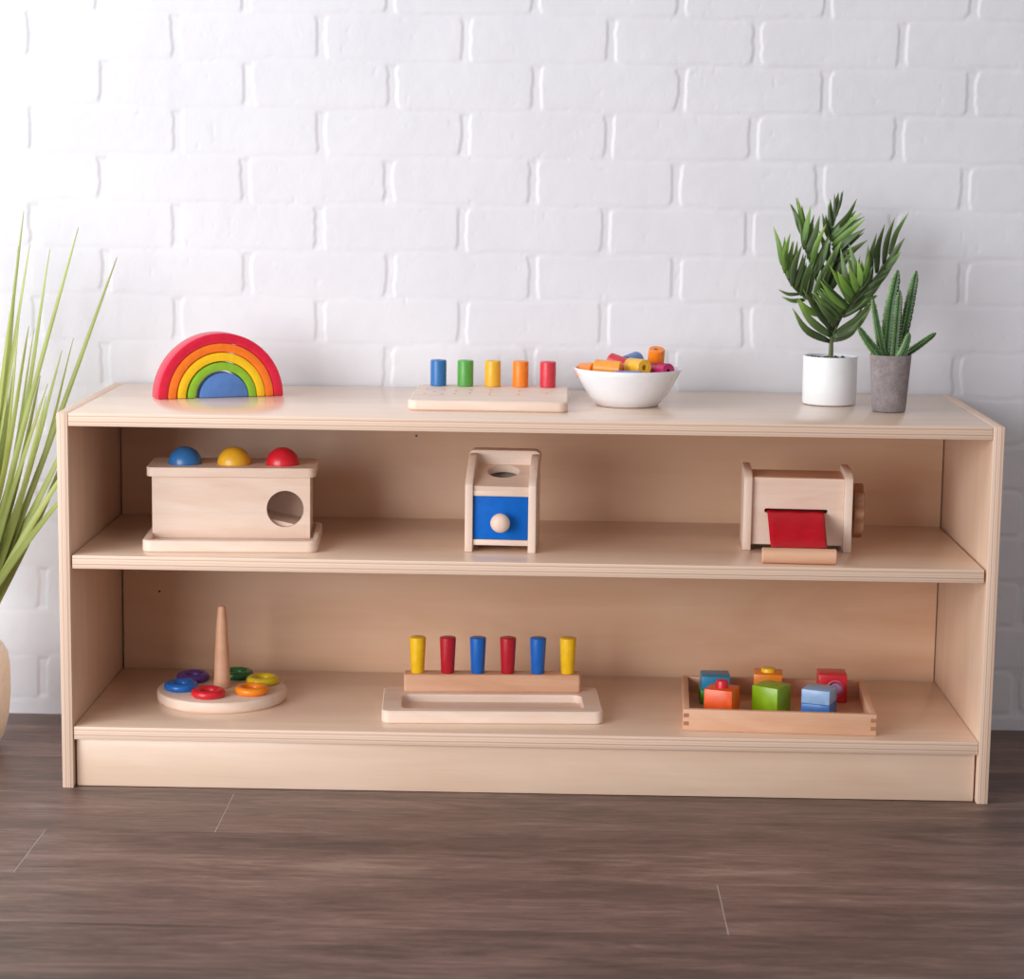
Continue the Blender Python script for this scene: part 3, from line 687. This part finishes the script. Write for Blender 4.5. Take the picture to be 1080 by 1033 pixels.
# tapered pegs in a rail on a tray
pt = thing('peg_sorting_tray', 'pale wooden tray with long recess and brown rail of tapered pegs, bottom shelf', 'toy', (-.1915, .0440, ZB+SH), R(2.8))
bm = bmesh.new(); o_ = (0, 0, .2970, .142); r_ = .012; h_ = .0172; b_ = .0016
loft(bm, [rr(o_[0]+b_, o_[1]+b_, o_[2]-b_, o_[3]-b_, r_-b_, 0), rr(*o_, r_, b_), rr(*o_, r_, h_-b_), rr(o_[0]+b_, o_[1]+b_, o_[2]-b_, o_[3]-b_, r_-b_, h_),
          rr(.0255, .0160, .2725, .0960, .013, h_), rr(.0262, .0167, .2718, .0953, .0125, h_-.0007), rr(.0275, .0180, .2705, .0940, .011, h_-.0105)])
obj('tray', bm, 'maple', pt)
bm = bmesh.new(); slab(bm, .0280, .1085, .2725, .1355, .004, h_, h_+.0245, .0014); obj('peg_rail', bm, 'beech', pt)
for k, (mat, nm) in enumerate((('yellow', 'yellow tapered peg at the left end of the brown rail'), ('crimson', 'red tapered peg beside the yellow peg at the left end of the rail'), ('peg_blue', 'blue tapered peg between the two red pegs in the rail'),
                       ('crimson', 'red tapered peg between the two blue pegs in the rail'), ('peg_blue', 'blue tapered peg beside the yellow peg at the right end of the rail'), ('yellow', 'yellow tapered peg at the right end of the brown rail'))):
    o = obj('tapered_peg', lathe([(.0088, 0), (.0092, .0008), (.0114, .0485), (.0113, .0494), (.0104, .0500)], 32), mat)
    p = Matrix.Rotation(R(2.8), 3, 'Z') @ Vector((.0467+k*.0416, .1215, h_+.0245))
    tag(o, nm, 'peg', 'tapered pegs in the rail', (-.1915+p.x, .0440+p.y, ZB+p.z+.0004))

# block tray
TX, TY, TR_ = .2094, .0355, R(-2.9)
bt = thing('block_tray', 'shallow beech tray with finger jointed corners holding six coloured blocks on the bottom shelf', 'tray', (TX, TY, ZB+SH), TR_)
TL, TD, THT, TW = .2545, .196, .0292, .0085
obj('base', one_box((TW, TW, .001), (TL-TW, TD-TW, .006)), 'beech', bt)
obj('front_wall', one_box((0, 0, 0), (TL, TW, THT)), 'beech', bt, .001)
obj('rear_wall', one_box((0, TD-TW, 0), (TL, TD, THT)), 'beech', bt, .001)
for x in (0, TL-TW): obj('end_wall', one_box((x, TW+.0001, 0), (x+TW, TD-TW-.0001, THT)), 'beech_y', bt, .0008)
for x in (0, TL-TW):
    for z in (.0075, .0185):
        obj('finger_joint', one_box((x+.0008, -.0003, z), (x+TW-.0008, .004, z+.0052)), 'joint', bt)
BS = .0395
def TP(x, y): p = Matrix.Rotation(TR_, 3, 'Z') @ Vector((x, y, 0)); return (TX+p.x, TY+p.y, ZB+.0066)
def block(mat, label, x, y, rot, top=None, split=None, shift=0, part='upper_half'):
    t = thing('toy_block', label, 'block', (x, y, ZB+.0066), R(rot), 'coloured blocks in the tray')
    h = BS/2
    if split:
        obj('lower_half', one_box((-h, -h, 0), (h, h, h)), split, t, .0016)
        obj('upper_half', one_box((-h+shift, -h, h), (h+shift, h, BS)), mat, t, .0016)
    else: obj('body', one_box((-h, -h, 0), (h, h, BS)), mat, t, .0016)
    return t
def knob(t, mat, r, h, name='peg_knob'):
    return obj(name, lathe([(r, BS-.0004), (r, BS+h-.0016), (r-.0008, BS+h-.0004), (r-.002, BS+h), (.001, BS+h)], 32), mat, t)
b = block('tomato', 'orange red block with red knob on top, front left in the beech tray', .2648, .0946, -20); knob(b, 'ring_red', .0086, .0100)
block('leaf', 'lime green cube turned corner forward in the middle of the beech tray', .3337, .1150, -34)
block('pale_blue', 'light blue block with darker blue lower half, front right in the beech tray', .3970, .1030, -22, split='mid_blue')
b = block('ring_red', 'red block with ringed purple knob on its front, back right in beech tray', .4255, .1965, -2)
def disc(r, y0, y1, mat, name, par):
    bm = lathe([(r, y0), (r, y1-.0006), (r-.0008, y1)], 36); bmesh.ops.transform(bm, matrix=Matrix.Translation((.0030, -BS/2, BS*.5)) @ Matrix.Rotation(R(90), 4, 'X'), verts=bm.verts)
    return obj(name, bm, mat, par)
disc(.0116, -.001, .0006, 'pink_line', 'ring_line', b); disc(.0106, -.001, .0011, 'plum', 'socket', b)
bm = lathe([(.0066, 0), (.0078, .005), (.0080, .010), (.0068, .0140), (.004, .0160), (.001, .0166)], 28); bmesh.ops.transform(bm, matrix=Matrix.Translation((.0040, -BS/2-.0008, BS*.56)) @ Matrix.Rotation(R(90), 4, 'X'), verts=bm.verts)
obj('peg_knob', bm, 'lilac', b, smooth=60)
block('teal', 'teal blue block with green lower half, back left in the beech tray', .2600, .1738, 0, split='grass_green', shift=.0014)
b = block('ring_orange', 'yellow orange block with yellow knob on top, back middle in beech tray', .3362, .1910, -6); knob(b, 'yellow', .0098, .0055)

# ------------------------------------------------------------------ camera
cam = bpy.data.cameras.new('camera'); co = bpy.data.objects.new('camera', cam); COL.objects.link(co)
RMx = ((.9998, -.0158, -.0157), (.0180, .9886, .1492), (.0131, -.1495, .9887))
right, fwd, up = [Vector([RMx[i][j] for i in range(3)]).normalized() for j in range(3)]
co.matrix_world = Matrix(((right.x, up.x, -fwd.x, .0248), (right.y, up.y, -fwd.y, -2.8358), (right.z, up.z, -fwd.z, .8373), (0, 0, 0, 1)))
cam.sensor_fit = 'HORIZONTAL'; cam.sensor_width = 36; cam.lens = 2344.5/1080*36; cam.clip_start = .05
S.camera = co
cam.dof.use_dof = True; cam.dof.focus_distance = 2.87; cam.dof.aperture_fstop = 6.7

# ------------------------------------------------------------------ light: daylight from a big window up on the left, soft room light
def area(name, loc, target, sx, sy, power, col):
    l = bpy.data.lights.new(name, 'AREA'); l.shape = 'RECTANGLE'; l.size = sx; l.size_y = sy; l.energy = power; l.color = col
    o = bpy.data.objects.new(name, l); COL.objects.link(o); o.location = loc
    o.rotation_euler = (Vector(target)-Vector(loc)).to_track_quat('-Z', 'Y').to_euler(); return o
area('window_daylight', (-1.75, -.55, 1.9), (-.45, .387, 1.15), 1.0, 1.1, 21, (.88, .95, 1.0))
area('front_window_daylight', (-2.45, -2.95, 1.0), (.1, .2, .40), 2.7, 1.8, 124, (1.0, .99, .99))
w = bpy.data.worlds.new('room'); S.world = w; w.use_nodes = True
bg = w.node_tree.nodes['Background']; bg.inputs[0].default_value = (1, .97, .98, 1); bg.inputs[1].default_value = .43

S.view_settings.view_transform = 'Standard'; S.view_settings.look = 'None'; S.view_settings.exposure = 0; S.view_settings.gamma = 1
S.view_settings.use_curve_mapping = False
S.cycles.max_bounces = 8; S.cycles.diffuse_bounces = 5
S.cycles.use_denoising = True
